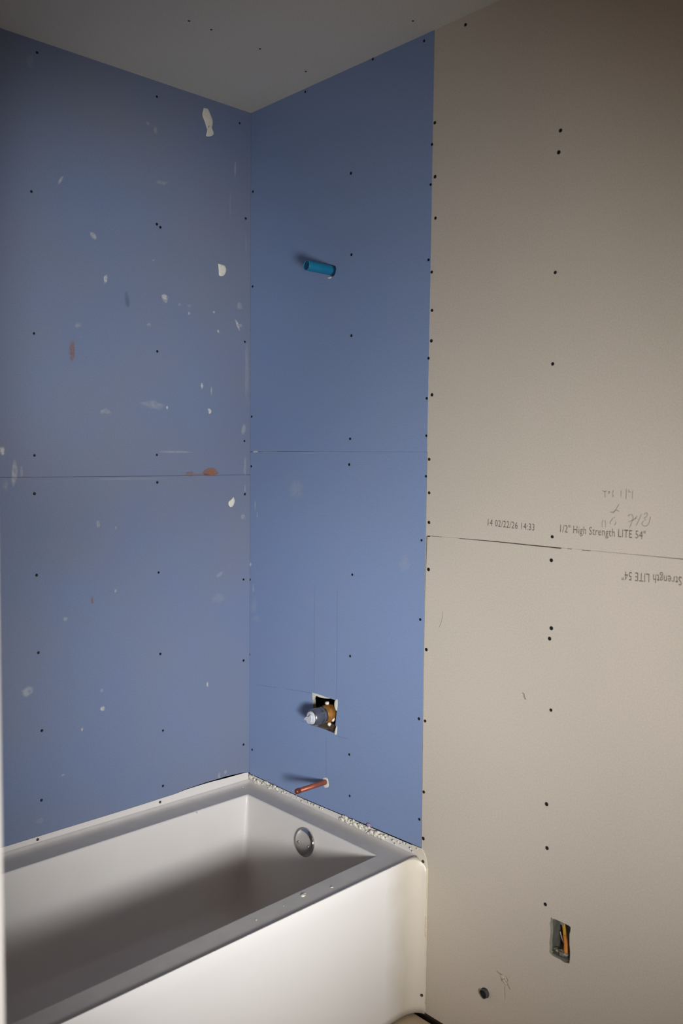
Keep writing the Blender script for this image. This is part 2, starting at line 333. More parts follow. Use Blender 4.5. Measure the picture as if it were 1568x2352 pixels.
def simple(name, rgb, rough=0.6, metal=0.0, var=0.06, scale=30.0, bump=0.0, bscale=200.0, spec=0.5):
    m, nt, b = new_mat(name)
    b.inputs['Roughness'].default_value = rough
    b.inputs['Metallic'].default_value = metal
    b.inputs['Specular IOR Level'].default_value = spec
    tc = nt.nodes.new('ShaderNodeTexCoord')
    nz = nt.nodes.new('ShaderNodeTexNoise'); nz.inputs['Scale'].default_value = scale; nz.inputs['Detail'].default_value = 4
    nt.links.new(tc.outputs['Object'], nz.inputs['Vector'])
    rp = nt.nodes.new('ShaderNodeValToRGB')
    c = lin(rgb)
    rp.color_ramp.elements[0].position = 0.3; rp.color_ramp.elements[1].position = 0.7
    rp.color_ramp.elements[0].color = tuple(x * (1 - var) for x in c[:3]) + (1,)
    rp.color_ramp.elements[1].color = tuple(min(1, x * (1 + var)) for x in c[:3]) + (1,)
    nt.links.new(nz.outputs['Fac'], rp.inputs['Fac'])
    nt.links.new(rp.outputs['Color'], b.inputs['Base Color'])
    if bump > 0:
        n2 = nt.nodes.new('ShaderNodeTexNoise'); n2.inputs['Scale'].default_value = bscale; n2.inputs['Detail'].default_value = 3
        nt.links.new(tc.outputs['Object'], n2.inputs['Vector'])
        bp = nt.nodes.new('ShaderNodeBump'); bp.inputs['Strength'].default_value = bump; bp.inputs['Distance'].default_value = 0.002
        nt.links.new(n2.outputs['Fac'], bp.inputs['Height']); nt.links.new(bp.outputs['Normal'], b.inputs['Normal'])
    return m

def paper(name, rgb, rgb2, amount=0.5, scale=3.0):
    """Drywall face paper: two close tints in broad soft clouds, fine fibre speckle."""
    m, nt, b = new_mat(name)
    b.inputs['Roughness'].default_value = 0.72
    b.inputs['Specular IOR Level'].default_value = 0.3
    tc = nt.nodes.new('ShaderNodeTexCoord')
    n1 = nt.nodes.new('ShaderNodeTexNoise'); n1.inputs['Scale'].default_value = scale; n1.inputs['Detail'].default_value = 3
    n2 = nt.nodes.new('ShaderNodeTexNoise'); n2.inputs['Scale'].default_value = 260; n2.inputs['Detail'].default_value = 5
    for n in (n1, n2): nt.links.new(tc.outputs['Object'], n.inputs['Vector'])
    r1 = nt.nodes.new('ShaderNodeMapRange'); r1.inputs[1].default_value = 0.3; r1.inputs[2].default_value = 0.7
    r1.inputs[3].default_value = 0.0; r1.inputs[4].default_value = amount
    nt.links.new(n1.outputs['Fac'], r1.inputs[0])
    mx = nt.nodes.new('ShaderNodeMix'); mx.data_type = 'RGBA'
    mx.inputs[6].default_value = lin(rgb); mx.inputs[7].default_value = lin(rgb2)
    nt.links.new(r1.outputs[0], mx.inputs[0])
    hs = nt.nodes.new('ShaderNodeHueSaturation')
    r2 = nt.nodes.new('ShaderNodeMapRange'); r2.inputs[1].default_value = 0.25; r2.inputs[2].default_value = 0.75
    r2.inputs[3].default_value = 0.9; r2.inputs[4].default_value = 1.1
    nt.links.new(n2.outputs['Fac'], r2.inputs[0]); nt.links.new(r2.outputs[0], hs.inputs['Value'])
    nt.links.new(mx.outputs[2], hs.inputs['Color'])
    nt.links.new(hs.outputs['Color'], b.inputs['Base Color'])
    return m

def smear_mat(name, rgb, nscale=90.0, lo=0.25):
    """Thin dried smear: see-through where it is thin."""
    m, nt, b = new_mat(name)
    b.inputs['Base Color'].default_value = lin(rgb); b.inputs['Roughness'].default_value = 0.85
    at = nt.nodes.new('ShaderNodeAttribute'); at.attribute_name = 'fade'
    tc = nt.nodes.new('ShaderNodeTexCoord')
    nz = nt.nodes.new('ShaderNodeTexNoise'); nz.inputs['Scale'].default_value = nscale; nz.inputs['Detail'].default_value = 4
    nt.links.new(tc.outputs['Object'], nz.inputs['Vector'])
    mr = nt.nodes.new('ShaderNodeMapRange'); mr.inputs[1].default_value = 0.3; mr.inputs[2].default_value = 0.65
    mr.inputs[3].default_value = lo; mr.inputs[4].default_value = 1.0
    nt.links.new(nz.outputs['Fac'], mr.inputs[0])
    mu = nt.nodes.new('ShaderNodeMath'); mu.operation = 'MULTIPLY'
    nt.links.new(at.outputs['Fac'], mu.inputs[0]); nt.links.new(mr.outputs[0], mu.inputs[1])
    nt.links.new(mu.outputs[0], b.inputs['Alpha'])
    return m

def ink_mat(name, rgb, alpha, nscale=400.0):
    m, nt, b = new_mat(name)
    b.inputs['Base Color'].default_value = lin(rgb); b.inputs['Roughness'].default_value = 0.9
    tc = nt.nodes.new('ShaderNodeTexCoord')
    nz = nt.nodes.new('ShaderNodeTexNoise'); nz.inputs['Scale'].default_value = nscale; nz.inputs['Detail'].default_value = 3
    nt.links.new(tc.outputs['Object'], nz.inputs['Vector'])
    mr = nt.nodes.new('ShaderNodeMapRange'); mr.inputs[1].default_value = 0.35; mr.inputs[2].default_value = 0.6
    mr.inputs[3].default_value = alpha * 0.45; mr.inputs[4].default_value = alpha
    nt.links.new(nz.outputs['Fac'], mr.inputs[0]); nt.links.new(mr.outputs[0], b.inputs['Alpha'])
    return m

MAT = {}
MAT['blue_left'] = paper('blue_drywall_dimmed', (105, 118, 147), (114, 119, 135), 0.85, 2.2)  # same blue board, the long wall's dimmer light put into its colour
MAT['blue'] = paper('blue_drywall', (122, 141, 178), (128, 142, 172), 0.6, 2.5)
MAT['beige'] = paper('beige_drywall', (193, 181, 168), (188, 179, 165), 0.8, 3.0)
MAT['ceiling'] = paper('ceiling_drywall', (210, 203, 192), (204, 199, 187), 0.7, 3.0)
MAT['core'] = simple('gypsum_core', (214, 209, 198), 0.9, var=0.08, scale=60)
MAT['core_dim'] = simple('shaded_gypsum_and_dust', (150, 146, 132), 0.95, var=0.15, scale=90)  # darker copy of the gypsum: shade on cut edges, dust in the box
MAT['plaster'] = simple('dried_joint_compound', (214, 209, 194), 0.85, var=0.06, scale=120, bump=0.5, bscale=350)
MAT['acrylic'] = simple('white_acrylic', (211, 205, 199), 0.32, var=0.015, scale=8, spec=0.4)
MAT['deck'] = simple('dimmed_white_acrylic', (192, 186, 180), 0.5, var=0.05, scale=25, spec=0.35)  # white rim darkened in colour to keep its shade under the fill
MAT['screw'] = simple('black_phosphate', (26, 24, 26), 0.55, metal=0.4, var=0.2, scale=500)
MAT['steel_screw'] = simple('grey_flange_screw', (62, 57, 52), 0.6, metal=0.2, var=0.2, scale=500)
MAT['wood'] = simple('dark_framing_wood', (70, 56, 42), 0.85, var=0.2, scale=15)
MAT['plywood'] = simple('plywood_subfloor', (184, 164, 136), 0.8, var=0.14, scale=9, bump=0.3, bscale=60)
MAT['paint'] = simple('white_painted_wall', (226, 212, 190), 0.7, var=0.03, scale=6)
MAT['trim'] = simple('white_painted_trim', (232, 226, 220), 0.5, var=0.02, scale=10)
MAT['copper'] = simple('copper', (150, 84, 64), 0.45, metal=0.5, var=0.25, scale=60)
MAT['copper_cap'] = simple('soldered_copper', (132, 70, 52), 0.35, metal=0.6, var=0.3, scale=90)
MAT['blue_pipe'] = simple('blue_plastic', (14, 112, 148), 0.45, var=0.12, scale=30)
MAT['blue_dark'] = simple('dark_blue_plastic', (8, 58, 92), 0.5, var=0.1, scale=30)
MAT['dark_pipe'] = simple('dark_grey_plastic', (72, 70, 70), 0.6, var=0.2, scale=80)
MAT['black'] = simple('black_void', (12, 11, 12), 0.9, var=0.1)
MAT['brass'] = simple('aged_brass', (168, 116, 52), 0.5, metal=0.55, var=0.3, scale=70)
MAT['chrome'] = simple('polished_chrome', (190, 188, 186), 0.09, metal=1.0, var=0.03, scale=6)
MAT['nickel'] = simple('dull_nickel', (138, 138, 142), 0.3, metal=0.9, var=0.06, scale=20)
MAT['grey_plastic'] = simple('pale_grey_plastic', (186, 188, 194), 0.5, var=0.04, scale=20)
MAT['tab'] = simple('off_white_plastic', (226, 214, 198), 0.6, var=0.05, scale=60)
MAT['steel'] = simple('galvanised_steel', (128, 126, 116), 0.6, metal=0.45, var=0.25, scale=40)
MAT['yellow'] = simple('yellow_cable_jacket', (206, 158, 44), 0.5, var=0.1, scale=60)
MAT['orange'] = simple('orange_cable_jacket', (206, 126, 40), 0.5, var=0.1, scale=60)
MAT['white_wire'] = simple('white_wire', (206, 198, 190), 0.5, var=0.03)
MAT['dark_wire'] = simple('olive_wire_insulation', (62, 58, 30), 0.5, var=0.1)
MAT['ink'] = ink_mat('brown_grey_ink', (78, 64, 56), 0.82)
MAT['pencil'] = ink_mat('graphite', (96, 86, 72), 0.5, 600)
MAT['pencil_faint'] = ink_mat('faint_graphite', (62, 78, 112), 0.26, 500)
MAT['smear'] = smear_mat('plaster_smear', (226, 224, 216))
MAT['rust'] = smear_mat('rust_stain', (158, 96, 36), 140, 0.05)
MAT['dusk'] = smear_mat('dark_scuff', (60, 72, 112), 80, 0.3)
MAT['grime'] = smear_mat('brown_grime', (70, 58, 40), 160, 0.1)
MAT['lilac'] = simple('lilac_torn_paper', (170, 140, 176), 0.9, var=0.3, scale=300)

# apron: white acrylic that turns to aged cream sealant where it meets the wall
def apron_mat():
    m, nt, b = new_mat('acrylic_with_cream_sealant')
    b.inputs['Roughness'].default_value = 0.36; b.inputs['Specular IOR Level'].default_value = 0.4
    ge = nt.nodes.new('ShaderNodeNewGeometry'); sx = nt.nodes.new('ShaderNodeSeparateXYZ')
    nt.links.new(ge.outputs['Position'], sx.inputs[0])
    nz = nt.nodes.new('ShaderNodeTexNoise'); nz.inputs['Scale'].default_value = 14; nz.inputs['Detail'].default_value = 4
    nt.links.new(ge.outputs['Position'], nz.inputs['Vector'])
    ad = nt.nodes.new('ShaderNodeMath'); ad.operation = 'MULTIPLY_ADD'; ad.inputs[1].default_value = 0.05
    nt.links.new(nz.outputs['Fac'], ad.inputs[0]); nt.links.new(sx.outputs['Y'], ad.inputs[2])
    rp = nt.nodes.new('ShaderNodeValToRGB')
    e = rp.color_ramp.elements
    mr = nt.nodes.new('ShaderNodeMapRange'); mr.inputs[1].default_value = -0.11; mr.inputs[2].default_value = 0.02
    nt.links.new(ad.outputs[0], mr.inputs[0]); nt.links.new(mr.outputs[0], rp.inputs['Fac'])
    e[0].position = 0.0; e[0].color = lin((228, 224, 220))
    e[1].position = 1.0; e[1].color = lin((214, 204, 188))
    k = rp.color_ramp.elements.new(0.62); k.color = lin((208, 199, 183))
    nt.links.new(rp.outputs['Color'], b.inputs['Base Color'])
    return m
MAT['apron'] = apron_mat()

# ------------------------------------------------------------------ the setting
RX, FY = 3.05, -3.6               # far sides of the space behind the camera
FLOOR_Z = -0.012

bm = bmesh.new(); add_box(bm, (-0.2, FY - 0.1, FLOOR_Z - 0.03), (RX + 0.1, -0.012, FLOOR_Z))
tag(obj('floor', bm, MAT['plywood']), 'bare plywood subfloor beside the tub', kind='structure')

ceil = empty('ceiling', (1.5, -1.5, H))
tag(ceil, 'unfinished grey drywall ceiling', kind='structure')
bm = bmesh.new(); add_box(bm, (-0.2, FY - 0.1, H), (RX + 0.1, 0.2, H + 0.0127))
obj('ceiling_panel', bm, MAT['ceiling'], ceil)

wl = tag(empty('wall_left', (0, -0.8, 0)), 'moisture resistant blue drywall along the tub', kind='structure')
wb = tag(empty('wall_back', (1.2, 0, 0)), 'plumbing wall, blue drywall by the tub and bare beige drywall beyond', kind='structure')

# framing behind the boards
bm = bmesh.new(); add_box(bm, (-0.16, FY, FLOOR_Z), (-0.11, 0.1, H)); obj('framing', bm, MAT['wood'], wl)
bm = bmesh.new(); add_box(bm, (-0.11, 0.105, FLOOR_Z), (RX, 0.155, H)); obj('framing', bm, MAT['wood'], wb)

bm = bmesh.new(); add_box(bm, (-0.16, -0.05, FLOOR_Z - 0.08), (RX + .1, 0.155, FLOOR_Z - 0.031)); tag(obj('floor_joist', bm, MAT['wood']), kind='structure')
bm = bmesh.new(); add_box(bm, (-0.11, 0.04, FLOOR_Z - 0.03), (RX, 0.105, FLOOR_Z + 0.02)); obj('bottom_plate', bm, MAT['wood'], wb)
TUB_END = -1.545
# left wall: two blue sheets with an open seam
def up(seq, d): return [(a, b + d) for a, b in seq]
s = SEAM_LEFT
low_seam = [(TUB_END, s[0][1])] + s + [(0.0, s[-1][1])]
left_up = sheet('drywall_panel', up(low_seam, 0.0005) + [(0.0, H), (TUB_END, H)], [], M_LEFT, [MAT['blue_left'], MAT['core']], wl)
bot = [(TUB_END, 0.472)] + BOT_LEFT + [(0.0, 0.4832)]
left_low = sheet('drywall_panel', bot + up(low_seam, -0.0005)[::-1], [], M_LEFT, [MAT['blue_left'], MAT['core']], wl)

# plumbing wall: two blue sheets, two beige sheets
def bx_at(z):
    B = BORDER
    for (x1, z1), (x0, z0) in zip(B[:-1], B[1:]):
        if z0 <= z <= z1: return x0 + (x1 - x0) * (z - z0) / (z1 - z0)
    return B[0][0] if z > B[0][1] else B[-1][0]
zb = SEAM_BLUE[0][1] + 0.0012
ZB = zb
edge_up = [(bx_at(zb), zb)] + [b for b in BORDER[::-1] if b[1] > zb + 0.05][:-1] + [(BORDER[0][0], H)]
def ring_hole(c, r, n=18, w=0.12, seed=1.0):
    return [(c[0] + r * (1 + w * noise.noise(Vector((math.cos(6.283 * k / n) * 1.4 + seed, math.sin(6.283 * k / n) * 1.4, seed)))) * math.cos(6.283 * k / n),
             c[1] + r * (1 + w * noise.noise(Vector((math.cos(6.283 * k / n) * 1.4 + seed, math.sin(6.283 * k / n) * 1.4, seed)))) * math.sin(6.283 * k / n)) for k in range(n)]
X0 = 0.0005
blue_up = sheet('drywall_panel', [(X0, zb)] + edge_up + [(X0, H)], [ring_hole(STUB, 0.0175, seed=3)], M_BACK, [MAT['blue'], MAT['core']], wb)
zl = zb - 0.0004
blue_low = sheet('drywall_panel', [(X0, 0.479)] + BOT_BLUE[1:-1] + [(BORDER[-1][0], 0.4794)] +
                 [b for b in BORDER[::-1][1:] if b[1] < zl - 0.05] + [(bx_at(zl), zl), (0.36, zl), (0.30, zl - 0.0004), (X0, zl - 0.0012)],
                 [VALVE_HOLE, ring_hole(COPPER, 0.0105, seed=7)], M_BACK, [MAT['blue'], MAT['core_dim']], wb)
bm = bmesh.new(); add_box(bm, (.31, .0135, .66), (.47, .052, .747)); obj('blocking', bm, MAT['wood'], wb)
GAP = 0.0012
BXR = RX
sb = SEAM_BEIGE
bseam = [(bx_at(1.377) + GAP, 1.3770)] + [(1.0394, 1.3790), (1.2477, 1.3775), (1.5569, 1.3779), (BXR, 1.378)]
beige_edge = [(bx_at(1.377) + GAP, 1.3775)] + [(x + GAP, z) for x, z in BORDER[::-1] if 1.40 < z < 2.7] + [(BORDER[0][0] + GAP, H)]
beige_up = sheet('drywall_panel', bseam + [(BXR, H)] + beige_edge[::-1][:-1], [], M_BACK, [MAT['beige'], MAT['core']], wb)
# the seam is open in places and closed in others
gaps = [(0.8145, .0030), (0.824, .0030), (0.825, .0010), (0.868, .0009), (0.870, .0003), (0.926, .0003), (0.930, .0014), (1.0, .0018), (1.06, .0022), (1.15, .0024), (1.235, .0026), (1.2477, .0026),
        (1.2485, .0004), (1.264, .0004), (1.265, .0016), (1.277, .0016), (1.278, .0004), (1.305, .0004), (1.306, .0018), (1.328, .0018), (1.329, .0005), (1.42, .0007), (1.5, .0011), (1.56, .0016), (BXR, .0016)]
def bz(x):
    for (xa, za), (xb, zb_) in zip(bseam[:-1], bseam[1:]):
        if xa <= x <= xb: return za + (zb_ - za) * (x - xa) / (xb - xa)
    return bseam[0][1]
low_top = [(x, bz(x) - g) for x, g in gaps]
low_edge = [(0.8105, 0.0)] + [(bx_at(z) + 0.0018, z) for z in (0.4, 0.7, 0.98, 1.2)]
dark_hole = ring_hole(DARKSTUB, 0.0135, seed=11)
slit = [(SLIT[0][0] - .0007, SLIT[0][1]), (SLIT[0][0] + .0007, SLIT[0][1]), (SLIT[1][0] + .0009, SLIT[1][1]), (SLIT[2][0] + .0003, SLIT[2][1]), (SLIT[2][0] - .0003, SLIT[2][1]), (SLIT[1][0] - .0007, SLIT[1][1])]
beige_low = sheet('drywall_panel', low_edge[:1] + [(BXR, 0.0)] + low_top[::-1] + low_edge[:0:-1],
                  [EBOX_HOLE, dark_hole, slit], M_BACK, [MAT['beige'], MAT['core_dim']], wb)

# the rest of the space around the camera
bm = bmesh.new(); add_box(bm, (0.0, TUB_END - 0.115, FLOOR_Z), (1.575, TUB_END, H))
tag(obj('wall_front', bm, MAT['paint']), 'partition closing the foot of the tub alcove', kind='structure')
bm = bmesh.new(); add_box(bm, (1.5755, TUB_END - 0.135, FLOOR_Z), (JAMB_X, TUB_END + 0.012, H))
tag(obj('trim_1', bm, MAT['trim']), 'white door jamb at the left edge, out of focus', kind='structure')
bm = bmesh.new(); add_box(bm, (-0.1, FY - 0.1, FLOOR_Z), (RX + 0.1, FY, H))
tag(obj('wall_hall', bm, MAT['paint']), kind='structure')
bm = bmesh.new(); add_box(bm, (-0.1, FY, FLOOR_Z), (0.0, TUB_END - 0.115, H))
tag(obj('wall_hall_end', bm, MAT['paint']), kind='structure')
wr = tag(empty('wall_right', (RX, -1.8, 0)), kind='structure')
y0, y1, z0, z1 = WIN_Y - WIN_W / 2 - .03, WIN_Y + WIN_W / 2 + .03, WIN_Z - WIN_H / 2 - .03, WIN_Z + WIN_H / 2 + .03
bm = bmesh.new()
for lo, hi in (((FY, FLOOR_Z), (y0, H)), ((y1, FLOOR_Z), (0.1, H)), ((y0, FLOOR_Z), (y1, z0)), ((y0, z1), (y1, H))):
    add_box(bm, (RX, lo[0], lo[1]), (RX + 0.1, hi[0], hi[1]))
obj('wall_surface', bm, MAT['paint'], wr)
bm = bmesh.new()
for lo, hi in (((y0, z0), (y1, z0 + .03)), ((y0, z1 - .03), (y1, z1)), ((y0, z0 + .03), (y0 + .03, z1 - .03)), ((y1 - .03, z0 + .03), (y1, z1 - .03))):
    add_box(bm, (RX - .01, lo[0], lo[1]), (RX + 0.05, hi[0], hi[1]))
tag(obj('window_1', bm, MAT['trim']), kind='structure')

# ------------------------------------------------------------------ screws in the boards
def screw_mesh():
    bm = bmesh.new()
    r = 0.0040
    add_lathe(bm, (0, 0, 0), (0, 0, 1), [(-.0005, r), (0.0004, r * 1.02), (0.0007, r * 0.86), (0.0006, r * 0.55), (-0.0002, r * 0.3), (-0.0003, 0)], 14)
    bmesh.ops.recalc_face_normals(bm, faces=bm.faces)
    me = bpy.data.meshes.new('screw_head'); bm.to_mesh(me); bm.free()
    me.materials.append(MAT['screw'])
    for p in me.polygons: p.use_smooth = True
    return me
SCREW = screw_mesh()
def put_screws(lst, M, parent, me=SCREW, n=0.0003, scale=1.0):
    base = bpy.data.objects.new('screw', me)
    for i, (u, v) in enumerate(lst):
        o = base if i == 0 else base.copy()
        COL.objects.link(o); o.parent = parent
        loc = M @ Vector((u, v, n))
        o.location = loc - wloc(parent)
        R = M.to_3x3() if M is not None else Matrix.Identity(3)
        k = scale * random.uniform(0.88, 1.1)
        o.rotation_euler = R.to_euler(); o.scale = (k, k, 1)
put_screws(SCREWS_LEFT_UP, M_LEFT, left_up)
put_screws(SCREWS_LEFT_LOW, M_LEFT, left_low)
put_screws(SCREWS_BLUE_UP, M_BACK, blue_up)
put_screws(SCREWS_BLUE_LOW, M_BACK, blue_low)
put_screws(SCREWS_BEIGE_UP, M_BACK, beige_up, scale=1.15)
put_screws(SCREWS_BEIGE_LOW, M_BACK, beige_low, scale=1.15)
M_CEIL = Matrix(((1, 0, 0, 0), (0, -1, 0, 0), (0, 0, -1, H), (0, 0, 0, 1)))
CSCREW = screw_mesh(); CSCREW.materials.clear(); CSCREW.materials.append(MAT['steel_screw'])
put_screws([(u, -v) for u, v in SCREWS_CEILING], M_CEIL, ceil, me=CSCREW, scale=0.85)

# ------------------------------------------------------------------ dried compound, stains and pencil on the boards
splat_mesh('plaster_smears', SM_LEFT_UP, M_LEFT, MAT['smear'], left_up)
splat_mesh('plaster_smears', SM_LEFT_LOW, M_LEFT, MAT['smear'], left_low)
splat_mesh('plaster_smears', SM_BLUE, M_BACK, MAT['smear'], blue_low)
splat_mesh('plaster_smears', SM_BLUE_UP, M_BACK, MAT['smear'], blue_up)
tag(splat_mesh('rust_stain', RUST_UP, M_LEFT, MAT['rust'], left_up), 'rusty orange stain')
tag(splat_mesh('rust_stain', RUST_LOW, M_LEFT, MAT['rust'], left_low), 'small brown stain')
splat_mesh('dark_scuff', DUSK, M_LEFT, MAT['dusk'], left_up)
for b in BLOBS_UP: tag(blob_mesh('plaster_dab', b, M_LEFT, MAT['plaster'], left_up), 'cream dab of dried compound')
for b in BLOBS_LOW: tag(blob_mesh('plaster_dab', b, M_LEFT, MAT['plaster'], left_low), 'drop shaped cream dab of dried compound')

bm = bmesh.new()
for l in PLINES: ribbon(bm, l, 0.0017, M_BACK)
tag(obj('pencil_lines', bm, MAT['pencil_faint'], blue_low), 'faint layout lines around the valve cut-out')
bm = bmesh.new()
for l in NOTE: ribbon(bm, l, 0.0018, M_BACK)
tag(obj('pencil_note', bm, MAT['pencil'], beige_up), 'faint pencilled measurements')
bm = bmesh.new(); ribbon(bm, ARC, 0.0014, M_BACK); ribbon(bm, SCUFF, 0.004, M_BACK)
obj('scuff_marks', bm, MAT['pencil'], beige_low)

def stamp(text, p0, p1, height, parent, flip=False):
    """Line-printed board stamp, baseline from p0 to p1 (wall coordinates)."""
    cu = bpy.data.curves.new('stamp', 'FONT'); cu.body = text; cu.size = 1.0; cu.resolution_u = 3
    cu.space_character = 1.06
    t = bpy.data.objects.new('stamp', cu); COL.objects.link(t)
    bpy.context.view_layer.update()
    me = bpy.data.meshes.new_from_object(t.evaluated_get(bpy.context.evaluated_depsgraph_get()))
    bpy.data.objects.remove(t); bpy.data.curves.remove(cu)
    xs = [v.co.x for v in me.vertices]; ys = [v.co.y for v in me.vertices]
    x0, x1 = min(xs), max(xs)
    cap = 0.70
    w = math.dist(p0, p1)
    ang = math.atan2(p1[1] - p0[1], p1[0] - p0[0])
    S = Matrix.Diagonal((w / (x1 - x0), height / cap, 1, 1)) @ Matrix.Translation((-x0, 0, 0))
    T = Matrix.Translation((p0[0], p0[1], 0.0005)) @ Matrix.Rotation(ang, 4, 'Z')
    me.transform(M_BACK @ T @ S)
    return link_mesh('printed_stamp', me, MAT['ink'], parent)
stamp('14 02/22/26 14:33', (T1[0][0], T1[0][1]), (T1[1][0], T1[1][1]), 0.0175, beige_up)
stamp('1/2" High Strength LITE 54"', (T2[0][0], T2[0][1]), (T2[1][0], T2[1][1] - 0.0005), 0.0185, beige_up)
# the lower sheet is hung upside down, so its stamp reads inverted
LT = T2[1][0] - T2[0][0]
stamp('1/2" High Strength LITE 54"', (T3[0][0] + LT, T3[0][1] + 0.003), (T3[0][0], T3[0][1]), 0.0200, beige_low)

# cracked patch above the slit
bm = bmesh.new()
px, pz = PATCH
for k, (du, dv, r) in enumerate(((-.004, .001, .0075), (.004, .003, .005), (.007, -.003, .005), (0, -.009, .006), (.006, -.013, .005))):
    crumb(bm, (px + du, -0.0006, pz + dv), r, k * 3.1, (1, 0.22, 0.8))
tag(obj('broken_patch', bm, simple('pale_gypsum', (190, 182, 163), .9, var=.1, scale=200), beige_low, smooth=True), 'crumbling pale blister in the paper')
bm = bmesh.new()
for l in ([(-.024, .010), (-.014, .006), (-.005, .006)], [(-.010, -.001), (-.008, -.007), (-.006, -.010)], [(.006, .009), (.009, .003), (.013, .001), (.010, -.006)], [(.010, -.006), (.016, -.016), (.022, -.022)]):
    ribbon(bm, [(px + a, pz + b) for a, b in l], 0.0026, M_BACK, n=0.0011)
obj('paper_cracks', bm, MAT['pencil'], beige_low)

# torn edges of the valve cut-out and pipe holes
for poly in (VALVE_CHIP_TOP, VALVE_CHIP_RIGHT, VALVE_CHIP_LOW):
    tag(blob_mesh('torn_gypsum', poly, M_BACK, MAT['plaster'], blue_low, h=0.0012), 'white gypsum where the face paper is torn')
tag(blob_mesh('torn_gypsum', COPPER_CHIP, M_BACK, MAT['plaster'], blue_low, h=0.0012), 'white gypsum ring round the copper pipe')
for poly in ([(a, b + .0025) for a, b in STUB_CHIP], [(a, b - .001) for a, b in STUB_CHIP2]):
    blob_mesh('torn_gypsum', poly, M_BACK, MAT['plaster'], blue_up, h=0.0012)

# crumbly compound along the foot of the blue board
bm = bmesh.new()
R = random.Random(8)
for (a, b, n, hmax) in ((0.01, 0.16, 34, .008), (0.16, 0.40, 16, .005), (0.47, 0.66, 46, .009), (0.66, 0.80, 12, .005)):
    for k in range(n):
        u = a + (b - a) * (k + R.random()) / n
        r = R.uniform(.3, 1) * hmax * .8
        crumb(bm, (u, -0.004 - R.random() * .004, 0.466 + R.uniform(-.008, .010)), r, R.random() * 90, (1.25, .6, 1))
tag(obj('compound_crumbs', bm, MAT['plaster'], blue_low, smooth=True), 'crumbly off-white compound along the tub edge', kind='stuff')
bm = bmesh.new()
for k in range(6): crumb(bm, (LILAC[0] + R.uniform(-.008, .008), -.006, LILAC[1] + R.uniform(-.004, .004)), R.uniform(.0025, .005), k * 7.7)
tag(obj('torn_paper', bm, MAT['lilac'], blue_low), 'lilac scrap of torn face paper')

# grime where the floor meets the wall and the apron
M_FLOORW = M_BACK

# ------------------------------------------------------------------ bathtub
tub = tag(empty('bathtub', (0.42, -0.77, FLOOR_Z)), 'white alcove bathtub with its rim toned darker, below the blue drywall', 'bathtub')
ZD = 0.447

def quad_loop(q, rad, z, n=6):
    """q: 4 corners counter-clockwise; rounded with radius rad."""
    out = []
    for i in range(4):
        p = Vector(q[i]); a = (Vector(q[i - 1]) - p).normalized(); b = (Vector(q[(i + 1) % 4]) - p).normalized()
        s_ = p + a * rad; e_ = p + b * rad
        for k in range(n + 1):
            t = k / n
            pt = s_ * (1 - t) ** 2 + p * 2 * t * (1 - t) + e_ * t ** 2
            out.append(Vector((pt.x, pt.y, z)))
    return out

def inset(q, dl, de, df, dh):
    (a, b, c, d) = q                # back/plumbing end, front/plumbing end, front/head, back/head
    return [(a[0] + dl, a[1] - de), (b[0] - df, b[1] - de), (c[0] - df, c[1] + dh), (d[0] + dl, d[1] + dh)]

INNER = [(0.090, -0.076), (0.708, -0.083), (0.757, -1.43), (0.112, -1.43)]
def bridge(bm, loops):
    rows = [[bm.verts.new(v) for v in l] for l in loops]
    K = len(rows[0])
    for A, B in zip(rows[:-1], rows[1:]):
        for k in range(K): bm.faces.new((A[k], A[(k + 1) % K], B[(k + 1) % K], B[k]))
    return rows

# basin
bm = bmesh.new()
loops = []
for (dl, de, df, dh, z, rad) in ((-.004, -.004, -.004, -.004, ZD, .006), (-.001, -.001, -.001, -.001, ZD - .001, .008), (0, 0, 0, 0, ZD - .004, .010), (.002, .003, .002, .006, ZD - .03, .014), (.012, .018, .012, .06, 0.30, .022),
                            (.024, .036, .024, .13, 0.18, .03), (.032, .048, .032, .18, 0.125, .04), (.045, .062, .045, .20, 0.100, .045), (.070, .090, .070, .23, 0.088, .045), (.10, .12, .10, .27, 0.085, .04)):
    loops.append(quad_loop(inset(INNER, dl, de, df, dh), rad, z))
rows = bridge(bm, loops)
bm.faces.new(rows[-1])
basin = obj('basin', bm, MAT['acrylic'], tub, smooth=True)

# deck with a slight bead on its outer front edge
OUTER = [(0.003, -0.003), (FRONT_X0, -0.003), (FRONT_X1, -1.54), (0.003, -1.54)]
def deck_loop(d, zf, zw):
    l = quad_loop(inset(OUTER, d, d, d, d), .004, 0)
    for v in l:
        t = (v.y + 0.003) / (-1.54 + 0.003)
        fx = FRONT_X0 + (FRONT_X1 - FRONT_X0) * t
        front = v.x > fx - d - 0.006 and True
        v.z = zf if front else zw
    return l
bm = bmesh.new()
l_in = quad_loop(inset(INNER, -.004, -.004, -.004, -.004), .006, ZD)
bridge(bm, [l_in, deck_loop(.030, ZD, ZD), deck_loop(.020, ZD + .0002, ZD + .0004), deck_loop(.009, ZD + .0012, ZD + .003), deck_loop(.004, ZD + .0038, ZD + .006), deck_loop(.0, ZD + .0064, ZD + .012)])
obj('rim', bm, MAT['deck'], tub, smooth=True)

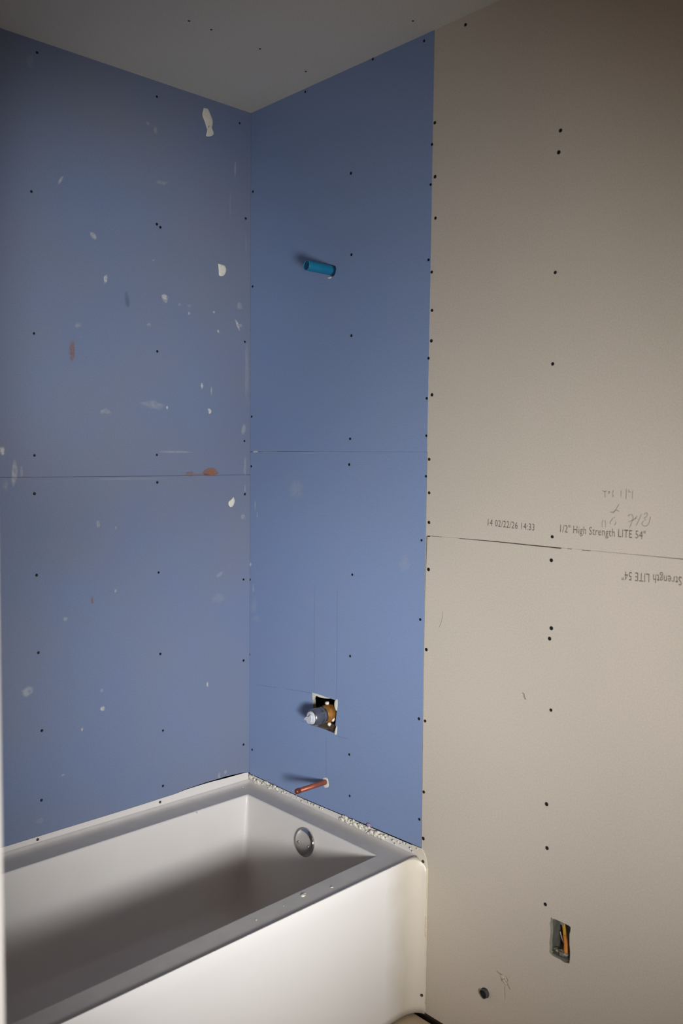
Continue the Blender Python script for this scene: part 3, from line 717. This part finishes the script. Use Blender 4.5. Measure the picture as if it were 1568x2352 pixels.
# tiling flange behind the boards
bm = bmesh.new()
pts = [(-1.54, .472)] + [(y, z) for y, z in BOT_LEFT[:4]] + [(-.2614, .4872), (-.1885, .4885), (-.155, .4880), (-.0985, .4862), (-.0314, .4855), (-.0048, .4832)]
def zt(y, z): return z if -.17 < y < -.02 else z - .0002
prev = None
for (y, z) in pts:
    cur = [bm.verts.new((x, y, zz)) for x, zz in ((0.004, ZD + .004), (0.0008, ZD + .012), (0.0008, zt(y, z)), (0.0004, zt(y, z)), (0.0004, ZD))]
    if prev:
        for k in range(4): bm.faces.new((prev[k], prev[k + 1], cur[k + 1], cur[k]))
    prev = cur
obj('tile_flange', bm, MAT['acrylic'], tub)
bm = bmesh.new(); prev = None
for (x, z) in [(-.004, .477)] + [(a + .002, b - .002) for a, b in BOT_BLUE[1:-1]] + [(0.80, .476)]:
    cur = [bm.verts.new((x, y, zz)) for y, zz in ((-0.004, ZD + .004), (-0.0012, ZD + .012), (-0.0010, z), (-0.0004, z), (-0.0004, ZD))]
    if prev:
        for k in range(4): bm.faces.new((prev[k], prev[k + 1], cur[k + 1], cur[k]))
    prev = cur
obj('tile_flange', bm, MAT['acrylic'], tub)

# apron, curling into an end flange against the beige wall
bm = bmesh.new()
plan = [(FRONT_X1, -1.54), (FRONT_X0 + (FRONT_X1 - FRONT_X0) * .5, -.77), (FRONT_X0 + .003, -.2), (FRONT_X0 + .0005, -.075)]
for k in range(1, 9):
    t = k / 8
    a = Vector((FRONT_X0 + .0005, -.075)); b = Vector((FRONT_X0, -.012)); c = Vector((.8335, -.0035))
    plan.append(tuple(a * (1 - t) ** 2 + b * 2 * t * (1 - t) + c * t * t))
tops = [ZD + .0064] * 6 + [ZD + .006, ZD + .004, ZD + .002, ZD - .002, ZD - .008, ZD - .018]
zs = [0.0, .02, .1, .25, .38, .42, 0.99, 1.0]
cols = []
for (x, y), zt in zip(plan, tops):
    z_lo = -0.002
    col = [z_lo, .02, .1, .2, .3, .36, .395, min(.41, zt - .008), zt - .0015, zt]
    cols.append([bm.verts.new((x - (.001 if k == len(col) - 1 else 0), y, z)) for k, z in enumerate(col)])
for A, B in zip(cols[:-1], cols[1:]):
    for k in range(len(A) - 1): bm.faces.new((A[k], B[k], B[k + 1], A[k + 1]))
ctr = bm.verts.new((FRONT_X0 - .006, -.0032, ZD + .0058))
for A, B in zip(cols[3:-1], cols[4:]): bm.faces.new((A[-1], B[-1], ctr))
apron = obj('apron', bm, MAT['apron'], tub, smooth=True)
so = apron.modifiers.new('thickness', 'SOLIDIFY'); so.thickness = 0.004; so.offset = -1 if apron.data.polygons[0].normal.x > 0 else 1

# flat end flange on the wall with a rounded upper corner
bm = bmesh.new()
o2 = [(.775, ZD - .02), (.775, .4775), (.8105, .4785), (.8170, .4745), (.8230, .4680), (.8275, .4590), (.8310, .4480), (.8335, .4330), (.8345, .4150), (.8342, .2), (.8338, .004), (.80, .004), (.79, .2), (.785, .38)]
f0 = [bm.verts.new((x, -.0030, z)) for x, z in o2]; f1 = [bm.verts.new((x, .0002, z)) for x, z in o2]
bm.faces.new(f0); bm.faces.new(f1[::-1])
for k in range(len(o2)):
    k2 = (k + 1) % len(o2); bm.faces.new((f0[k], f1[k], f1[k2], f0[k2]))
obj('end_flange', bm, MAT['apron'], tub)

# flange screws and sealant
fs = screw_mesh(); fs.materials.clear(); fs.materials.append(MAT['steel_screw'])
def fl_screw(loc, n):
    o = bpy.data.objects.new('flange_screw', fs); COL.objects.link(o); o.parent = tub
    o.location = Vector(loc) - wloc(tub)
    o.rotation_euler = Vector(n).to_track_quat('Z', 'Y').to_euler(); o.scale = (1.1, 1.1, 1)
for (y, z) in FLANGE_SCREWS_LEFT: fl_screw((0.0014, y, z), (1, 0, 0))
for (x, z) in FLANGE_SCREWS_END: fl_screw((x, -0.0036 if z > .2 else -0.0075, z), (0.1 if z > .2 else .5, -1, 0))

# sealant bead down the end flange
bm = bmesh.new()
path = [(.8345, -.0015, .43), (.8342, -.0015, .33), (.8340, -.0015, .24), (.8338, -.0015, .2), (.8335, -.0015, .12), (.833, -.0015, .03)]
add_tube(bm, smooth_pts(path, 8), .0022, 8)
for v in bm.verts: v.co.x += .0016 * noise.noise(v.co * 60)
for k in range(5): crumb(bm, (.833 + R.uniform(-.002, .002), -.003, .235 + .012 * k), .005, k * 3.3, (.6, .5, 1.5))
tag(obj('sealant_bead', bm, simple('cream_sealant', (212, 200, 172), .6), tub, smooth=True), 'cream bead of old sealant')

# little plaster specks dropped on the rim
bm = bmesh.new()
for (x, y, r) in RIM_SPECKS: crumb(bm, (x, y, ZD + .0005), r, x * 90, (1.2, 1.2, .5))
obj('plaster_specks', bm, MAT['plaster'], tub, smooth=True)['kind'] = 'stuff'

# overflow plate
OV = Vector((0.4115, -0.0955, 0.392))
n_ = Vector((0.0, -1, 0.16)).normalized()
bm = bmesh.new()
add_lathe(bm, OV, n_, [(-.012, .030), (-.004, .040), (0, .0425), (.003, .0425), (.0052, .041), (.0066, .038), (.0080, .030), (.0088, .018), (.0090, 0)], 56)
ov = tag(obj('overflow_plate', bm, MAT['chrome'], tub, smooth=True), 'round chrome overflow cover')
a_, u_, v_ = frame_from(n_)
for (su) in (-1, 1):
    c = OV + Vector((0.024 * su, 0, -.004)) + n_ * .0086
    bm = bmesh.new()
    add_lathe(bm, c, n_, [(-.003, .0045), (.0006, .0045), (.0020, .0035), (.0022, .0012), (.0012, .0009), (.0012, 0)], 20)
    obj('plate_screw', bm, MAT['chrome'], ov, smooth=True)

# ------------------------------------------------------------------ copper spout pipe
cp = tag(empty('copper_pipe', (COPPER[0], 0, COPPER[1])), 'capped copper pipe sticking straight out of the blue wall above the tub rim', 'pipe')
LC = 0.1265
bm = bmesh.new()
add_lathe(bm, (COPPER[0], 0.06, COPPER[1]), (0, -1, 0), [(0, 0), (0, .0079), (.06 + LC - .012, .0079), (.06 + LC - .012, 0)], 28)
obj('tube', bm, MAT['copper'], cp, smooth=True)
bm = bmesh.new()
add_lathe(bm, (COPPER[0], -LC + .016, COPPER[1]), (0, -1, 0), [(0, .0079), (.0005, .0086), (.008, .0088), (.013, .0080), (.0158, .0058), (.0166, .0028), (.0150, .0016), (.0150, 0)], 28)
tag(obj('cap', bm, MAT['copper_cap'], cp, smooth=True), 'rounded soldered end cap')

# ------------------------------------------------------------------ blue shower pipe stub
bs = tag(empty('pipe_stub', (STUB[0], 0, STUB[1])), 'bright blue plastic pipe stub sticking out high on the blue wall', 'pipe')
LS = 0.106
bm = bmesh.new()
add_lathe(bm, (STUB[0], 0.06, STUB[1]), (0, -1, 0), [(0, 0), (0, .0150), (.06, .0150), (.062, .0152), (.06 + LS - .002, .0150), (.06 + LS, .0142), (.06 + LS, .0125), (.06 + LS - .02, .0122), (.06 + LS - .02, 0)], 36)
obj('tube', bm, MAT['blue_pipe'], bs, smooth=False)
for p in bs.children[0].data.polygons: p.use_smooth = True
bm = bmesh.new()
add_lathe(bm, (STUB[0], -LS + .006, STUB[1]), (0, -1, 0), [(0, 0), (0, .0121), (.0035, .0123), (.0036, .010), (.0022, .006), (.0018, 0)], 30)
tag(obj('mouth_fill', bm, MAT['blue_dark'], bs, smooth=True), 'dark blue sunken plug in the pipe mouth')
bm = bmesh.new()
add_lathe(bm, (STUB[0], -.0002, STUB[1]), (0, -1, 0), [(0, .0151), (.0, .0154), (.009, .0156), (.011, .0154), (.0112, .0151)], 36)
tag(obj('collar', bm, MAT['blue_dark'], bs, smooth=True), 'darker blue collar at the wall')

# ------------------------------------------------------------------ dark pipe stub low on the beige wall
ds = tag(empty('pipe_stub', (DARKSTUB[0], 0, DARKSTUB[1])), 'short dark grey pipe stub poking out near the bottom of the beige wall', 'pipe')
bm = bmesh.new()
add_lathe(bm, (DARKSTUB[0], 0.06, DARKSTUB[1]), (0, -1, 0), [(0, 0), (0, .0120), (.07, .0120), (.071, .0117), (.071, .0108), (.05, .0106), (.05, 0)], 28,
          wob=lambda t, d: .06 * math.sin(3 * t + 1))
obj('tube', bm, MAT['dark_pipe'], ds, smooth=True)
bm = bmesh.new()
add_lathe(bm, (DARKSTUB[0], 0.002, DARKSTUB[1]), (0, -1, 0), [(0, 0), (0, .0105), (.010, .0106), (.0098, .004), (.008, 0)], 20)
tag(obj('mouth_fill', bm, MAT['black'], ds, smooth=True), 'black pipe mouth')  # black disc put in for the shade inside the open pipe

# ------------------------------------------------------------------ shower valve in its square cut-out
vx, vz = VALVE_AX
sv = tag(empty('shower_valve', (vx, 0.05, vz)), 'brass shower valve with grey cap poking through a ragged square hole', 'valve')
def lathe_part(name, mat, prof, parent, seg=36, dx=0, dz=0, smooth=True, label=None):
    bm = bmesh.new(); add_lathe(bm, (vx + dx, 0, vz + dz), (0, -1, 0), prof, seg)
    o = obj(name, bm, mat, parent, smooth)
    if label: o['label'] = label
    return o
lathe_part('valve_body', MAT['brass'], [(-.085, 0), (-.085, .024), (-.06, .026), (-.02, .026), (-.012, .0285), (.008, .0285), (.012, .0262), (.026, .0258), (.028, .024)], sv)
bm = bmesh.new()
add_lathe(bm, (vx - .10, 0.062, vz), (1, 0, 0), [(0, 0), (0, .012), (.2, .012), (.2, 0)], 20)
add_lathe(bm, (vx, 0.062, vz - .09), (0, 0, 1), [(0, 0), (0, .011), (.18, .011), (.18, 0)], 20)
tag(obj('pipe_ports', bm, MAT['brass'], sv, smooth=True), 'brass side ports in the dark cavity')
bonnet = lathe_part('bonnet_sleeve', MAT['nickel'], [(.018, .0235), (.020, .0262), (.030, .0262), (.033, .0250), (.036, .0262), (.062, .0258), (.068, .0240), (.070, .0215), (.068, .0205)], sv, label='grey metal sleeve')
cap = lathe_part('stem_cap', MAT['grey_plastic'], [(.062, .0206), (.070, .0206), (.0735, .0190), (.0745, .012), (.0745, 0)], sv, label='pale grey end cap')
# pointed stop lever across the cap
bm = bmesh.new()
out2 = [(-.021, -.004), (-.012, .0035), (-.001, .005), (.007, .013), (.011, .010), (.013, .001), (.010, -.011), (.001, -.018), (-.009, -.015), (-.013, -.008), (-.022, -.009)]
vs0 = [bm.verts.new((vx + a, -.0735, vz + b)) for a, b in out2]
vs1 = [bm.verts.new((vx + a * .94, -.0800, vz + b * .94)) for a, b in out2]
for k in range(len(out2)):
    k2 = (k + 1) % len(out2); bm.faces.new((vs0[k], vs0[k2], vs1[k2], vs1[k]))
bm.faces.new(vs1); bm.faces.new(vs0[::-1])
tag(obj('stop_lever', bm, MAT['grey_plastic'], sv), 'pointed pale grey lever on the cap')
for k, (du, dv, sx, sz) in enumerate(TABS):
    bm = bmesh.new(); crumb(bm, (vx + du, 0.004, vz + dv), .008, 5 + k * 4.7, (sx, .7, sz))
    tag(obj('stop_tab', bm, MAT['tab'], sv, smooth=True), 'off-white lug beside the valve body')

# ------------------------------------------------------------------ electrical box and cable
ex0, ex1, ez0, ez1 = EB
eb = tag(empty('electrical_box', ((ex0 + ex1) / 2, 0.04, ez0)), 'recessed grey electrical box without a cover, low in the beige wall', 'electrical box')
bm = bmesh.new()
T_ = .0015
add_box(bm, (ex0 - T_, 0.006, ez0 - T_), (ex0, 0.068, ez1 + T_))
add_box(bm, (ex1, 0.006, ez0 - T_), (ex1 + T_, 0.068, ez1 + T_))
add_box(bm, (ex0, 0.006, ez0 - T_), (ex1, 0.068, ez0))
add_box(bm, (ex0, 0.006, ez1), (ex1, 0.068, ez1 + T_))
add_box(bm, (ex0 - T_, 0.068, ez0 - T_), (ex1 + T_, 0.070, ez1 + T_))
obj('box_shell', bm, MAT['steel'], eb)
bm = bmesh.new()
for k in range(9):
    crumb(bm, (ex0 + .006 + .0058 * k, .020 + .02 * R.random(), ez0 + .003), R.uniform(.004, .008), k * 2.2, (1.1, 1.2, .7))
tag(obj('gypsum_dust', bm, MAT['core_dim'], eb, smooth=True), 'grey gypsum dust at the bottom of the box', kind='stuff')
for (z, s_) in ((ez0 + .006, 1), (ez1 - .006, -1)):
    bm = bmesh.new(); add_box(bm, ((ex0 + ex1) / 2 - .006, .009, z - .005), ((ex0 + ex1) / 2 + .006, .0105, z + .005)); bevel_all(bm, .0005, 1)
    obj('mounting_ear', bm, MAT['steel'], eb)

ec = tag(empty('electrical_cable', (EB_YELLOW[-1][0], .03, ez0)), 'yellow electrical cable with bare wire ends curling inside the wall box', 'cable')
def y_at(i, n, a, b): return a + (b - a) * i / (n - 1)
pts = [(u, y_at(i, len(EB_YELLOW), .040, .020), v) for i, (u, v) in enumerate(EB_YELLOW)]
sp = smooth_pts([(pts[0][0] - .004, .050, pts[0][2] + .016)] + pts, 8)
bm = bmesh.new(); add_tube(bm, sp[:24], .0052, 12, .6); obj('jacket', bm, MAT['yellow'], ec, smooth=True)
bm = bmesh.new(); add_tube(bm, sp[23:], .0062, 12, .7); tag(obj('jacket_end', bm, MAT['orange'], ec, smooth=True), 'orange-brown cut end')
pts = [(u, y_at(i, len(EB_WHITE), .046, .024), v) for i, (u, v) in enumerate(EB_WHITE)]
bm = bmesh.new(); add_tube(bm, smooth_pts(pts, 8), .0017, 8); tag(obj('white_wire', bm, MAT['white_wire'], ec, smooth=True), 'thin white wire')
bm = bmesh.new(); add_tube(bm, smooth_pts([(ex1 - .022, .05, ez1 - .004), (ex1 - .016, .035, ez1 - .022), (ex1 - .010, .028, ez1 - .042)], 8), .0030, 8)
tag(obj('olive_wire', bm, MAT['dark_wire'], ec, smooth=True), 'dark olive wire')
